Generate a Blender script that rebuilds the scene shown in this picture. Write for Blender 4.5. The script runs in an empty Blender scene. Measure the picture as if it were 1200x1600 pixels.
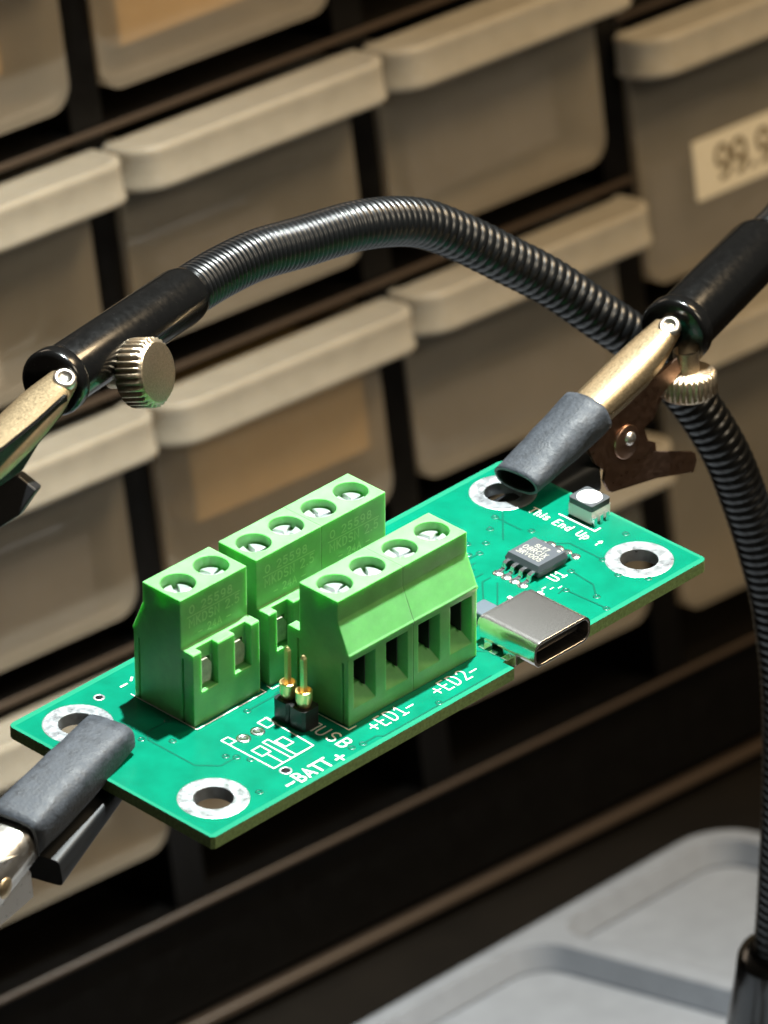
import bpy, bmesh, math, random
from mathutils import Vector, Matrix, Quaternion
random.seed(7)
scene = bpy.context.scene
scene.unit_settings.system = 'METRIC'
scene.unit_settings.scale_length = 0.01          # 1 unit = 1 cm
MM = 0.1                                          # everything below is written in millimetres

# ------------------------------------------------------------------ camera
CAM = Vector((-572.15012, -708.65175, 419.43061))
RIGHT = Vector((0.72014, -0.68454, -0.11319)).normalized()
FWD = Vector((0.61578, 0.70574, -0.35036)).normalized()
DOWN = FWD.cross(RIGHT).normalized()
RIGHT = DOWN.cross(FWD).normalized()
FPX = 10505.7
cd = bpy.data.cameras.new('camera')
cam = bpy.data.objects.new('camera', cd)
scene.collection.objects.link(cam)
m = Matrix((RIGHT, -DOWN, -FWD)).transposed().to_4x4()
m.translation = CAM * MM
cam.matrix_world = m
cd.sensor_width = 36.0
cd.lens = FPX / 1600.0 * 36.0
cd.clip_start = 1.0
cd.clip_end = 1000.0
cd.dof.use_dof = True
cd.dof.focus_distance = 75.2
cd.dof.aperture_fstop = 0.50
scene.camera = cam

# ------------------------------------------------------------------ world, lamps, exposure
# board frame: x along the long edge, y towards the cabinet, z up out of the board (tilted 12 degrees towards the lens)
B = Matrix(((0.9983, -0.03429, -0.04708, 0), (0.0238, 0.97795, -0.2075, 0), (0.05316, 0.20603, 0.9771, 0), (0, 0, 0, 1)))
B.translation = Vector((-156.37709, -165.66461, 144.74876))


def bw(x, y, z=0.0):
    return B @ Vector((x, y, z))


def at(x, y, d):
    """the place d millimetres in front of the lens seen at photo position x, y"""
    return CAM + (RIGHT * ((x - 600.0) / FPX) + DOWN * ((y - 800.0) / FPX) + FWD) * d


def hit(x, y, p0, n):
    """where the line of sight of photo position x, y meets the plane through p0 with normal n"""
    d = RIGHT * ((x - 600.0) / FPX) + DOWN * ((y - 800.0) / FPX) + FWD
    return CAM + d * ((p0 - CAM).dot(n) / d.dot(n))


world = bpy.data.worlds.new('World')
scene.world = world
world.use_nodes = True
bg = world.node_tree.nodes['Background']
bg.inputs['Color'].default_value = (1.0, 0.86, 0.68, 1)
bg.inputs['Strength'].default_value = 0.05


def lamp(name, loc, target, size, power, col, size_y=None, spread=None):
    d = bpy.data.lights.new(name, 'AREA')
    d.energy = power
    d.color = col
    d.shape = 'RECTANGLE' if size_y else 'DISK'
    d.size = size * MM
    if size_y:
        d.size_y = size_y * MM
    if spread:
        d.spread = math.radians(spread)
    o = bpy.data.objects.new(name, d)
    scene.collection.objects.link(o)
    o.location = loc * MM
    o.rotation_euler = ((target - loc).to_track_quat('-Z', 'Y')).to_euler()
    return o


bc = bw(38, -16, 0)
lamp('bench_lamp', bw(184, 21, 560), bc, 20, 11000, (0.93, 1.0, 0.99), spread=48)
lamp('warm_cabinet_fill', Vector((230, -330, 560)), Vector((40, 0, 110)), 160, 21000, (1.0, 0.74, 0.44))  # added warm fill, strongest on the upper drawers and the clips
lamp('front_fill', Vector((40, -860, 600)), Vector((-60, -60, 110)), 260, 23500, (1.0, 0.85, 0.63))  # added frontal fill for block fronts and drawer faces
lamp('rim_fill', Vector((-60, 330, 640)), Vector((-110, -150, 170)), 420, 6000, (1.0, 0.80, 0.60), size_y=90)  # added strip light from behind, for a streak along the black barrels

scene.view_settings.view_transform = 'Standard'
scene.view_settings.look = 'None'
scene.view_settings.exposure = 0.0
scene.view_settings.gamma = 1.0
scene.view_settings.use_curve_mapping = False
scene.render.engine = 'CYCLES'
scene.cycles.use_denoising = True
scene.cycles.max_bounces = 8
scene.cycles.sample_clamp_indirect = 6.0


# ------------------------------------------------------------------ materials
def mat(name, col, rough=0.5, metal=0.0, spec=0.5, bump=0.0, bscale=40.0, mottle=0.0, mscale=12.0, rmottle=0.0,
        sss=0.0, sssr=(0.1, 0.1, 0.1), trans=0.0, bevel=0.0, coat=0.0, ior=1.45, mcol=None, bdetail=3.0):
    mt = bpy.data.materials.new(name)
    mt.use_nodes = True
    nt = mt.node_tree
    p = nt.nodes['Principled BSDF']
    p.inputs['Base Color'].default_value = (*col, 1)
    p.inputs['Roughness'].default_value = rough
    p.inputs['Metallic'].default_value = metal
    p.inputs['Specular IOR Level'].default_value = spec
    p.inputs['IOR'].default_value = ior
    p.inputs['Transmission Weight'].default_value = trans
    p.inputs['Coat Weight'].default_value = coat
    if sss:
        p.inputs['Subsurface Weight'].default_value = sss
        p.inputs['Subsurface Radius'].default_value = sssr
        p.inputs['Subsurface Scale'].default_value = 1.0
    tc = nt.nodes.new('ShaderNodeTexCoord')
    last = None
    if bevel:
        bv = nt.nodes.new('ShaderNodeBevel')
        bv.samples = 6
        bv.inputs['Radius'].default_value = bevel * MM
        last = bv.outputs['Normal']
    if bump:
        n = nt.nodes.new('ShaderNodeTexNoise')
        n.inputs['Scale'].default_value = bscale
        n.inputs['Detail'].default_value = bdetail
        nt.links.new(tc.outputs['Object'], n.inputs['Vector'])
        b = nt.nodes.new('ShaderNodeBump')
        b.inputs['Strength'].default_value = bump
        b.inputs['Distance'].default_value = 0.01
        nt.links.new(n.outputs['Fac'], b.inputs['Height'])
        if last:
            nt.links.new(last, b.inputs['Normal'])
        last = b.outputs['Normal']
    if last:
        nt.links.new(last, p.inputs['Normal'])
    if mottle or rmottle:
        n2 = nt.nodes.new('ShaderNodeTexNoise')
        n2.inputs['Scale'].default_value = mscale
        n2.inputs['Detail'].default_value = 5.0
        n2.inputs['Roughness'].default_value = 0.65
        nt.links.new(tc.outputs['Object'], n2.inputs['Vector'])
        if mottle:
            cr = nt.nodes.new('ShaderNodeValToRGB')
            cr.color_ramp.elements[0].position = 0.34
            cr.color_ramp.elements[1].position = 0.66
            lo = mcol if mcol else tuple(c * (1 - mottle) for c in col)
            cr.color_ramp.elements[0].color = (*lo, 1)
            cr.color_ramp.elements[1].color = (*col, 1)
            nt.links.new(n2.outputs['Fac'], cr.inputs['Fac'])
            nt.links.new(cr.outputs['Color'], p.inputs['Base Color'])
        if rmottle:
            mr = nt.nodes.new('ShaderNodeMapRange')
            mr.inputs['From Min'].default_value = 0.3
            mr.inputs['From Max'].default_value = 0.7
            mr.inputs['To Min'].default_value = max(0.02, rough - rmottle)
            mr.inputs['To Max'].default_value = rough + rmottle
            nt.links.new(n2.outputs['Fac'], mr.inputs['Value'])
            nt.links.new(mr.outputs['Result'], p.inputs['Roughness'])
    return mt


def mask_material():
    """solder mask: copper pour under the mask reads darker than the bare strip along the board's edge"""
    mt = mat('solder_mask', (0.0, 0.36, 0.20), 0.24, spec=0.4, bump=0.04, bscale=9)
    nt = mt.node_tree
    p = nt.nodes['Principled BSDF']
    tc = nt.nodes.new('ShaderNodeTexCoord')
    sp = nt.nodes.new('ShaderNodeSeparateXYZ')
    nt.links.new(tc.outputs['Object'], sp.inputs['Vector'])

    def math_(op, a, b):
        n = nt.nodes.new('ShaderNodeMath')
        n.operation = op
        for i, v in enumerate((a, b)):
            if isinstance(v, (int, float)):
                n.inputs[i].default_value = v
            else:
                nt.links.new(v, n.inputs[i])
        return n.outputs[0]
    dx = math_('ABSOLUTE', math_('SUBTRACT', sp.outputs['X'], 3.95), 0)
    dy = math_('ABSOLUTE', math_('ADD', sp.outputs['Y'], 1.6), 0)
    inx = math_('LESS_THAN', dx, 3.95 - 0.045)
    iny = math_('LESS_THAN', dy, 1.6 - 0.07)
    f = math_('MULTIPLY', inx, iny)
    mx = nt.nodes.new('ShaderNodeMix')
    mx.data_type = 'RGBA'
    nt.links.new(f, mx.inputs['Factor'])
    mx.inputs['A'].default_value = (0.012, 0.175, 0.10, 1)
    n = nt.nodes.new('ShaderNodeTexNoise')
    n.inputs['Scale'].default_value = 3.5
    n.inputs['Detail'].default_value = 6
    nt.links.new(tc.outputs['Object'], n.inputs['Vector'])
    cr = nt.nodes.new('ShaderNodeValToRGB')
    cr.color_ramp.elements[0].position = 0.3
    cr.color_ramp.elements[1].position = 0.7
    cr.color_ramp.elements[0].color = (0.0, 0.115, 0.066, 1)
    cr.color_ramp.elements[1].color = (0.0, 0.148, 0.086, 1)
    nt.links.new(n.outputs['Fac'], cr.inputs['Fac'])
    nt.links.new(cr.outputs['Color'], mx.inputs['B'])
    nt.links.new(mx.outputs['Result'], p.inputs['Base Color'])
    return mt


def milky_material(name, col, clear):
    """thin milky plastic: part of the light passes straight through the wall"""
    mt = mat(name, col, 0.42, bump=0.15, bscale=3, mottle=0.14, mscale=0.9, spec=0.4)
    nt = mt.node_tree
    out = nt.nodes['Material Output']
    p = nt.nodes['Principled BSDF']
    tr = nt.nodes.new('ShaderNodeBsdfTransparent')
    tr.inputs['Color'].default_value = (0.95, 0.92, 0.88, 1)
    tl = nt.nodes.new('ShaderNodeBsdfTranslucent')
    tl.inputs['Color'].default_value = (*col, 1)
    a = nt.nodes.new('ShaderNodeMixShader')
    a.inputs[0].default_value = 0.35
    nt.links.new(p.outputs[0], a.inputs[1])
    nt.links.new(tl.outputs[0], a.inputs[2])
    b = nt.nodes.new('ShaderNodeMixShader')
    b.inputs[0].default_value = clear
    nt.links.new(a.outputs[0], b.inputs[1])
    nt.links.new(tr.outputs[0], b.inputs[2])
    nt.links.new(b.outputs[0], out.inputs['Surface'])
    return mt


M = {}
M['mask'] = mask_material()
M['trace'] = mat('mask_over_trace', (0.0, 0.075, 0.045), 0.3)
M['fibre'] = mat('glass_fibre_edge', (0.23, 0.36, 0.13), 0.7, bump=0.5, bscale=60, mottle=0.45, mscale=25)
M['silk'] = mat('white_print', (0.62, 0.63, 0.60), 0.7, mottle=0.22, mscale=60)
M['tin'] = mat('tinned_pad', (0.38, 0.40, 0.415), 0.40, metal=0.7, bump=0.12, bscale=22, mottle=0.2, mscale=9, rmottle=0.18)
M['solder'] = mat('solder', (0.82, 0.84, 0.86), 0.22, metal=1.0, bump=0.4, bscale=40)
M['green'] = mat('green_nylon', (0.14, 0.43, 0.135), 0.38, sss=0.5, sssr=(0.07, 0.2, 0.06), bevel=0.24, bump=0.06,
                 bscale=45, mottle=0.2, mscale=4, rmottle=0.09)
M['zinc'] = mat('zinc_screw', (0.74, 0.76, 0.78), 0.34, metal=1.0, bump=0.25, bscale=45, bevel=0.06)
M['clampmetal'] = mat('clamp_steel', (0.52, 0.48, 0.38), 0.45, metal=0.5, mottle=0.3, mscale=14)
M['darkmetal'] = mat('shaded_clamp', (0.035, 0.035, 0.035), 0.5, metal=0.5)  # clamp steel deep in the openings, the recess's shade put into its colour
M['gold'] = mat('gold_pin', (1.0, 0.78, 0.36), 0.3, metal=0.85)
M['blackplastic'] = mat('black_plastic', (0.012, 0.012, 0.013), 0.35, bevel=0.08, bump=0.05, bscale=40)
M['chip'] = mat('chip_epoxy', (0.045, 0.052, 0.062), 0.5, bevel=0.08, bump=0.15, bscale=90)
M['chipmark'] = mat('chip_mark', (0.30, 0.29, 0.24), 0.6)
M['shell'] = mat('usb_shell', (0.92, 0.89, 0.85), 0.24, metal=1.0, bump=0.03, bscale=70, rmottle=0.03, mscale=60, mottle=0.10, bdetail=8, bevel=0.1)
M['ledwhite'] = mat('led_white', (0.85, 0.86, 0.84), 0.3, bevel=0.1)
M['leddark'] = mat('led_dark_rim', (0.05, 0.055, 0.06), 0.35, bevel=0.1)
M['ledlens'] = mat('led_lens', (0.93, 0.94, 0.93), 0.15, coat=0.6)
M['inductor'] = mat('inductor', (0.07, 0.09, 0.11), 0.4, bevel=0.15)
M['goldclip'] = mat('nickel_clip', (0.57, 0.44, 0.27), 0.42, metal=1.0, bump=0.12, bscale=60, mottle=0.3, rmottle=0.08, mscale=45)
M['brownclip'] = mat('shaded_nickel', (0.42, 0.27, 0.20), 0.34, metal=1.0, bump=0.02, bscale=50, rmottle=0.08)  # brown copy of the clip nickel, shade and reflection put into the colour
M['steelclip'] = mat('steel_clip', (0.78, 0.74, 0.68), 0.32, metal=1.0, bump=0.03, bscale=30, rmottle=0.06)
M['knob'] = mat('brass_nickel_knob', (0.64, 0.52, 0.37), 0.36, metal=1.0, mottle=0.3, mscale=50, bump=0.7, bscale=42, bevel=0.1)
M['shrink'] = mat('heat_shrink', (0.036, 0.042, 0.052), 0.6, bump=0.9, bscale=24, mottle=0.45, mscale=9, rmottle=0.12, bdetail=7)
M['shrinkrim'] = mat('worn_sleeve_rim', (0.12, 0.13, 0.145), 0.6, bump=0.6, bscale=40)
M['shrinkin'] = mat('heat_shrink_shaded', (0.008, 0.009, 0.010), 0.55)  # darker sleeve copy: shade in bores and under the jaws put into the colour
M['paint'] = mat('black_gloss_paint', (0.003, 0.003, 0.003), 0.22, bump=0.03, bscale=30, coat=0.3, rmottle=0.06)
M['hose'] = mat('black_hose', (0.0035, 0.004, 0.0045), 0.30, spec=0.65, bump=0.05, bscale=60)
M['cabinet'] = mat('black_polystyrene', (0.0025, 0.0022, 0.002), 0.42, spec=0.3, bump=0.1, bscale=8, rmottle=0.08, mscale=3)
M['shelfedge'] = mat('lit_shelf_edge', (0.07, 0.05, 0.036), 0.4, bump=0.1, bscale=20)  # black plastic too; the light its rounded edge catches is painted as brown
M['drawer'] = milky_material('milky_polypropylene', (0.66, 0.59, 0.475), 0.60)
M['lip'] = mat('milky_handle', (0.44, 0.395, 0.315), 0.40, bump=0.15, bscale=4, mottle=0.14, mscale=2, sss=0.4, sssr=(0.3, 0.25, 0.2))
M['paper'] = mat('label_paper', (0.80, 0.72, 0.55), 0.7, mottle=0.06)
M['ink'] = mat('label_ink', (0.13, 0.085, 0.03), 0.7)
M['card'] = mat('brown_cardboard', (0.66, 0.43, 0.17), 0.8, mottle=0.12, mscale=1.5)
M['foam'] = mat('pale_foam', (0.45, 0.43, 0.40), 0.9)
M['greybag'] = mat('grey_contents', (0.13, 0.125, 0.13), 0.6, mottle=0.3, mscale=1.2)
M['tray'] = mat('grey_tray', (0.285, 0.305, 0.34), 0.5, bump=0.3, bscale=30, mottle=0.12, mscale=2.5, bevel=0.9)
M['table'] = mat('dark_bench', (0.009, 0.007, 0.005), 0.5, bump=0.1, bscale=6, mottle=0.4, mscale=0.5)


# ------------------------------------------------------------------ mesh helpers
class MB:
    """collects vertices and faces in millimetres; build() links ONE mesh object"""

    def __init__(self):
        self.v, self.f, self.s, self.m = [], [], [], []

    def add(self, verts, faces, smooth=False, mi=0):
        o = len(self.v)
        self.v += [Vector(p) for p in verts]
        for f in faces:
            self.f.append([i + o for i in f])
            self.s.append(smooth)
            self.m.append(mi)
        return self

    def box(self, x0, x1, y0, y1, z0, z1, mi=0):
        v = [(x0, y0, z0), (x1, y0, z0), (x1, y1, z0), (x0, y1, z0), (x0, y0, z1), (x1, y0, z1), (x1, y1, z1), (x0, y1, z1)]
        return self.add(v, [(0, 3, 2, 1), (4, 5, 6, 7), (0, 1, 5, 4), (1, 2, 6, 5), (2, 3, 7, 6), (3, 0, 4, 7)], False, mi)

    def prism(self, poly, fn, a, b, mi=0, smooth=False):
        """poly: 2-D outline; fn(p, q, t) places it; extruded from t=a to t=b"""
        n = len(poly)
        v = [fn(p, q, a) for p, q in poly] + [fn(p, q, b) for p, q in poly]
        f = [tuple(range(n - 1, -1, -1)), tuple(range(n, 2 * n))]
        o = len(self.v)
        self.add(v, f, False, mi)
        for i in range(n):
            j = (i + 1) % n
            self.f.append([o + i, o + j, o + n + j, o + n + i])
            self.s.append(smooth)
            self.m.append(mi)
        return self

    def lathe(self, prof, origin=(0, 0, 0), axis=(0, 0, 1), n=40, mi=0, smooth=True, wob=None, a0=0.0, a1=None):
        """prof: list of (radius, height) along axis; equal neighbours make a crease"""
        ax = Vector(axis).normalized()
        u = ax.orthogonal().normalized()
        w = ax.cross(u)
        o = Vector(origin)
        full = a1 is None
        k = n if full else n + 1
        v = []
        for r, h in prof:
            for i in range(k):
                a = a0 + (2 * math.pi if full else (a1 - a0)) * i / n
                rr = r * (wob(a, h) if wob else 1.0)
                v.append(o + ax * h + (u * math.cos(a) + w * math.sin(a)) * rr)
        f = []
        for j in range(len(prof) - 1):
            if prof[j] == prof[j + 1]:
                continue
            for i in range(n):
                i2 = (i + 1) % k
                f.append((j * k + i, j * k + i2, (j + 1) * k + i2, (j + 1) * k + i))
        return self.add(v, f, smooth, mi)

    def sweep(self, path, sec, up, mi=0, smooth=True, closed=True, caps=True):
        """path: points; sec(i, t) -> list of (side, up) offsets"""
        n = len(path)
        up = Vector(up)
        rings = []
        for i, p in enumerate(path):
            t = (path[min(i + 1, n - 1)] - path[max(i - 1, 0)]).normalized()
            side = t.cross(up).normalized()
            upp = side.cross(t)
            rings.append([p + side * a + upp * b for a, b in sec(i, i / max(1, n - 1))])
        k = len(rings[0])
        v = [q for r in rings for q in r]
        f = []
        for i in range(n - 1):
            for j in range(k if closed else k - 1):
                j2 = (j + 1) % k
                f.append((i * k + j, i * k + j2, (i + 1) * k + j2, (i + 1) * k + j))
        self.add(v, f, smooth, mi)
        if caps and closed:
            self.add(rings[0], [tuple(range(k))], False, mi)
            self.add(rings[-1], [tuple(range(k - 1, -1, -1))], False, mi)
        return self

    def mesh(self, name, mats, origin=Vector((0, 0, 0)), fix=True):
        me = bpy.data.meshes.new(name)
        me.from_pydata([(p - origin) * MM for p in self.v], [], self.f)
        for mt in mats:
            me.materials.append(mt)
        for i, pl in enumerate(me.polygons):
            pl.use_smooth = self.s[i]
            pl.material_index = self.m[i]
        if fix:
            bm = bmesh.new()
            bm.from_mesh(me)
            bmesh.ops.recalc_face_normals(bm, faces=bm.faces)
            bm.to_mesh(me)
            bm.free()
        me.update()
        return me

    def build(self, name, mats, parent=None, origin=Vector((0, 0, 0)), fix=True, bevel=0.0, seg=2):
        if not isinstance(mats, (list, tuple)):
            mats = [mats]
        me = self.mesh(name, mats, origin, fix)
        o = bpy.data.objects.new(name, me)
        scene.collection.objects.link(o)
        o.parent = parent
        if bevel:
            bm = bmesh.new()
            bm.from_mesh(me)
            bmesh.ops.remove_doubles(bm, verts=bm.verts, dist=1e-5)
            es = [e for e in bm.edges if len(e.link_faces) == 2 and e.calc_face_angle() > math.radians(35)]
            bmesh.ops.bevel(bm, geom=es, offset=bevel * MM, segments=seg, profile=0.5, affect='EDGES', clamp_overlap=True)
            for fc in bm.faces:
                fc.smooth = True
            bm.to_mesh(me)
            bm.free()
            md = o.modifiers.new('weighted', 'WEIGHTED_NORMAL')
            md.keep_sharp = True
        return o


def thing(name, label, cat, loc=None, mtx=None, group=None):
    o = bpy.data.objects.new(name, None)
    o.empty_display_size = 0.5
    scene.collection.objects.link(o)
    if mtx is not None:
        mm_ = mtx.copy()
        mm_.translation = mtx.translation * MM
        o.matrix_world = mm_
    elif loc is not None:
        o.location = loc * MM
    tag(o, label, cat, group)
    return o


def tag(o, label=None, cat=None, group=None, kind=None):
    for k, v in (('label', label), ('category', cat), ('group', group), ('kind', kind)):
        if v:
            o[k] = v
    return o


def copy_tree(o, parent=None):
    c = o.copy()
    scene.collection.objects.link(c)
    c.parent = parent
    for ch in list(o.children):
        copy_tree(ch, c)
    return c


def smooth_path(pts, step):
    """Catmull-Rom through pts (Vectors), resampled at equal arc length"""
    P = [pts[0] * 2 - pts[1]] + list(pts) + [pts[-1] * 2 - pts[-2]]
    dense = []
    for i in range(1, len(P) - 2):
        for k in range(60):
            t = k / 60.0
            a, b, c, d = P[i - 1], P[i], P[i + 1], P[i + 2]
            dense.append(0.5 * ((2 * b) + (c - a) * t + (2 * a - 5 * b + 4 * c - d) * t * t + (3 * b - a - 3 * c + d) * t ** 3))
    dense.append(P[-2])
    out, acc = [dense[0]], 0.0
    for a, b in zip(dense, dense[1:]):
        L = (b - a).length
        while acc + L >= step:
            a = a + (b - a) * ((step - acc) / L)
            out.append(a)
            L = (b - a).length
            acc = 0.0
        acc += L
    return out


def rounded(x0, x1, y0, y1, r, n=6):
    if not isinstance(r, (tuple, list)):
        r = (r,) * 4
    pts = []
    for (cx, cy, sx, sy, a0), rr in zip(((x0, y0, 1, 1, 180), (x1, y0, -1, 1, 270), (x1, y1, -1, -1, 0), (x0, y1, 1, -1, 90)), r):
        if rr <= 0:
            pts.append((cx, cy))
            continue
        for k in range(n + 1):
            a = math.radians(a0 + 90.0 * k / n)
            pts.append((cx + sx * rr + rr * math.cos(a), cy + sy * rr + rr * math.sin(a)))
    return pts


def circle(cx, cy, r, n=40):
    return [(cx + r * math.cos(2 * math.pi * i / n), cy + r * math.sin(2 * math.pi * i / n)) for i in range(n)]


# ------------------------------------------------------------------ stroke lettering (monoline, like printed legends)
def arc(cx, cy, rx, ry, a0, a1, n=8):
    return [(cx + rx * math.cos(math.radians(a0 + (a1 - a0) * i / n)), cy + ry * math.sin(math.radians(a0 + (a1 - a0) * i / n))) for i in range(n + 1)]


G = {
    '+': (0.75, [[(0.05, 0.42), (0.65, 0.42)], [(0.35, 0.12), (0.35, 0.72)]]),
    '-': (0.75, [[(0.05, 0.42), (0.65, 0.42)]]),
    'E': (0.68, [[(0.55, 0), (0.08, 0), (0.08, 1), (0.55, 1)], [(0.08, 0.52), (0.45, 0.52)]]),
    'D': (0.74, [[(0.08, 0), (0.08, 1), (0.3, 1)] + arc(0.3, 0.5, 0.32, 0.5, 80, -80) + [(0.3, 0), (0.08, 0)]]),
    '1': (0.62, [[(0.08, 0.78), (0.3, 1), (0.3, 0)], [(0.06, 0), (0.54, 0)]]),
    '2': (0.68, [arc(0.32, 0.72, 0.26, 0.28, 160, -30) + [(0.06, 0), (0.6, 0)]]),
    'U': (0.72, [[(0.08, 1), (0.08, 0.3)] + arc(0.33, 0.28, 0.25, 0.28, 190, 350) + [(0.58, 0.3), (0.58, 1)]]),
    'S': (0.68, [arc(0.32, 0.75, 0.26, 0.25, 30, 250) + arc(0.32, 0.25, 0.27, 0.25, 80, -150)]),
    'B': (0.72, [[(0.08, 0), (0.08, 1), (0.32, 1)] + arc(0.32, 0.77, 0.23, 0.23, 80, -80) + [(0.1, 0.53)], [(0.32, 0.53)] + arc(0.34, 0.265, 0.26, 0.265, 80, -80) + [(0.1, 0)]]),
    'A': (0.72, [[(0.02, 0), (0.33, 1), (0.64, 0)], [(0.13, 0.32), (0.53, 0.32)]]),
    'T': (0.66, [[(0.0, 1), (0.62, 1)], [(0.31, 1), (0.31, 0)]]),
    'h': (0.62, [[(0.08, 1), (0.08, 0)], [(0.08, 0.5)] + arc(0.28, 0.45, 0.2, 0.2, 130, 0) + [(0.48, 0)]]),
    'i': (0.30, [[(0.12, 0.66), (0.12, 0)], [(0.12, 0.9), (0.12, 0.97)]]),
    's': (0.55, [arc(0.24, 0.49, 0.18, 0.16, 30, 250) + arc(0.24, 0.17, 0.19, 0.17, 80, -150)]),
    'n': (0.62, [[(0.08, 0.66), (0.08, 0)], [(0.08, 0.45)] + arc(0.28, 0.44, 0.2, 0.2, 130, 0) + [(0.48, 0)]]),
    'd': (0.62, [[(0.5, 1), (0.5, 0)], arc(0.29, 0.32, 0.21, 0.32, 0, 360, 14)]),
    'p': (0.62, [[(0.08, 0.66), (0.08, -0.3)], arc(0.29, 0.32, 0.21, 0.32, 0, 360, 14)]),
    '^': (0.5, [[(0.25, 0), (0.25, 0.9)], [(0.05, 0.6), (0.25, 0.92), (0.45, 0.6)]]),
    'M': (0.86, [[(0.08, 0), (0.08, 1), (0.4, 0.35), (0.72, 1), (0.72, 0)]]),
    'K': (0.72, [[(0.08, 0), (0.08, 1)], [(0.6, 1), (0.1, 0.42)], [(0.25, 0.58), (0.62, 0)]]),
    'N': (0.76, [[(0.08, 0), (0.08, 1), (0.6, 0), (0.6, 1)]]),
    '5': (0.68, [[(0.54, 1), (0.14, 1), (0.1, 0.55)] + arc(0.3, 0.32, 0.27, 0.32, 110, -150)]),
    '4': (0.70, [[(0.45, 0), (0.45, 1), (0.05, 0.3), (0.62, 0.3)]]),
    '8': (0.68, [arc(0.32, 0.76, 0.22, 0.24, -90, 270, 14), arc(0.32, 0.26, 0.27, 0.26, 90, 450, 14)]),
    '9': (0.68, [arc(0.32, 0.68, 0.25, 0.32, 0, 360, 16), [(0.57, 0.68), (0.55, 0.35)] + arc(0.3, 0.28, 0.25, 0.28, 0, -110)]),
    '0': (0.68, [arc(0.32, 0.5, 0.26, 0.5, 0, 360, 18)]),
    'O': (0.74, [arc(0.34, 0.5, 0.29, 0.5, 0, 360, 18)]),
    'C': (0.70, [arc(0.36, 0.5, 0.29, 0.5, 45, 315, 12)]),
    'R': (0.72, [[(0.08, 0), (0.08, 1), (0.34, 1)] + arc(0.34, 0.76, 0.24, 0.24, 80, -80) + [(0.1, 0.52)], [(0.32, 0.52), (0.6, 0)]]),
    'I': (0.3, [[(0.12, 0), (0.12, 1)]]),
    'X': (0.7, [[(0.05, 0), (0.6, 1)], [(0.05, 1), (0.6, 0)]]),
    'V': (0.7, [[(0.03, 1), (0.33, 0), (0.63, 1)]]),
    'L': (0.62, [[(0.08, 1), (0.08, 0), (0.55, 0)]]),
    '7': (0.66, [[(0.05, 1), (0.6, 1), (0.25, 0)]]),
    '3': (0.68, [arc(0.3, 0.76, 0.24, 0.24, 150, -80) + arc(0.3, 0.27, 0.28, 0.27, 80, -150)]),
    '.': (0.34, [[(0.12, 0.02), (0.18, 0.02)]]),
    '/': (0.5, [[(0.0, -0.05), (0.45, 1.05)]]),
    ' ': (0.45, []),
}
JIT = [0]


def stroke(mb, pts, w, fn, h=0.0, mi=0, closed=False):
    """a ribbon of width w along pts, mitred; fn(x, y, z) places it. each ribbon lies a hair above the one before"""
    JIT[0] = (JIT[0] + 1) % 9
    dz = JIT[0] * 0.0025
    P = [Vector((a, b)) for a, b in pts]
    P = [p for i, p in enumerate(P) if i == 0 or (p - P[i - 1]).length > 1e-5]
    n = len(P)
    if n < 2:
        return
    if closed and (P[0] - P[-1]).length < 1e-5:
        P.pop()
        n -= 1
    ds = [(P[(i + 1) % n] - P[i]).normalized() for i in range(n if closed else n - 1)]
    L, R = [], []
    for i in range(n):
        if closed:
            d0, d1 = ds[i - 1], ds[i]
        else:
            d0, d1 = ds[max(0, i - 1)], ds[min(i, n - 2)]
        n0, n1 = Vector((-d0.y, d0.x)), Vector((-d1.y, d1.x))
        mv = n0 + n1
        mv = mv.normalized() if mv.length > 0.3 else n1
        k = min(1.6, 1.0 / max(0.4, mv.dot(n1)))
        p = P[i].copy()
        if not closed and i == 0:
            p -= ds[0] * w * 0.45
        if not closed and i == n - 1:
            p += ds[-1] * w * 0.45
        L.append(p + mv * w * 0.5 * k)
        R.append(p - mv * w * 0.5 * k)
    v = [fn(p.x, p.y, h + dz) for p in L] + [fn(p.x, p.y, h + dz) for p in R]
    f = []
    for i in range(n if closed else n - 1):
        j = (i + 1) % n
        f.append((i, n + i, n + j, j))
    mb.add(v, f, False, mi)


def write(mb, text, size, w, fn, h=0.0, mi=0, gap=0.12, stretch=1.0):
    """fn(x, y, z) with x along the line of text, y up the letters. returns the length"""
    x = 0.0
    for ch in text:
        adv, st = G[ch]
        for s in st:
            stroke(mb, [(x + px * size * stretch, py * size) for px, py in s], w, fn, h, mi)
        x += (adv + gap) * size * stretch
    return x


def frame(ox, oy, dx=(1, 0), dy=(0, 1)):
    return lambda x, y, z: Vector((ox + dx[0] * x + dy[0] * y, oy + dx[1] * x + dy[1] * y, z))


# ------------------------------------------------------------------ bench and parts cabinet (the setting)
tb = MB()
tb.box(-900, 900, -500, 500, -20, -0.2)
t_ = tb.build('table', M['table'])
tag(t_, 'dark bench top under the parts cabinet', 'bench', kind='structure')

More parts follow.
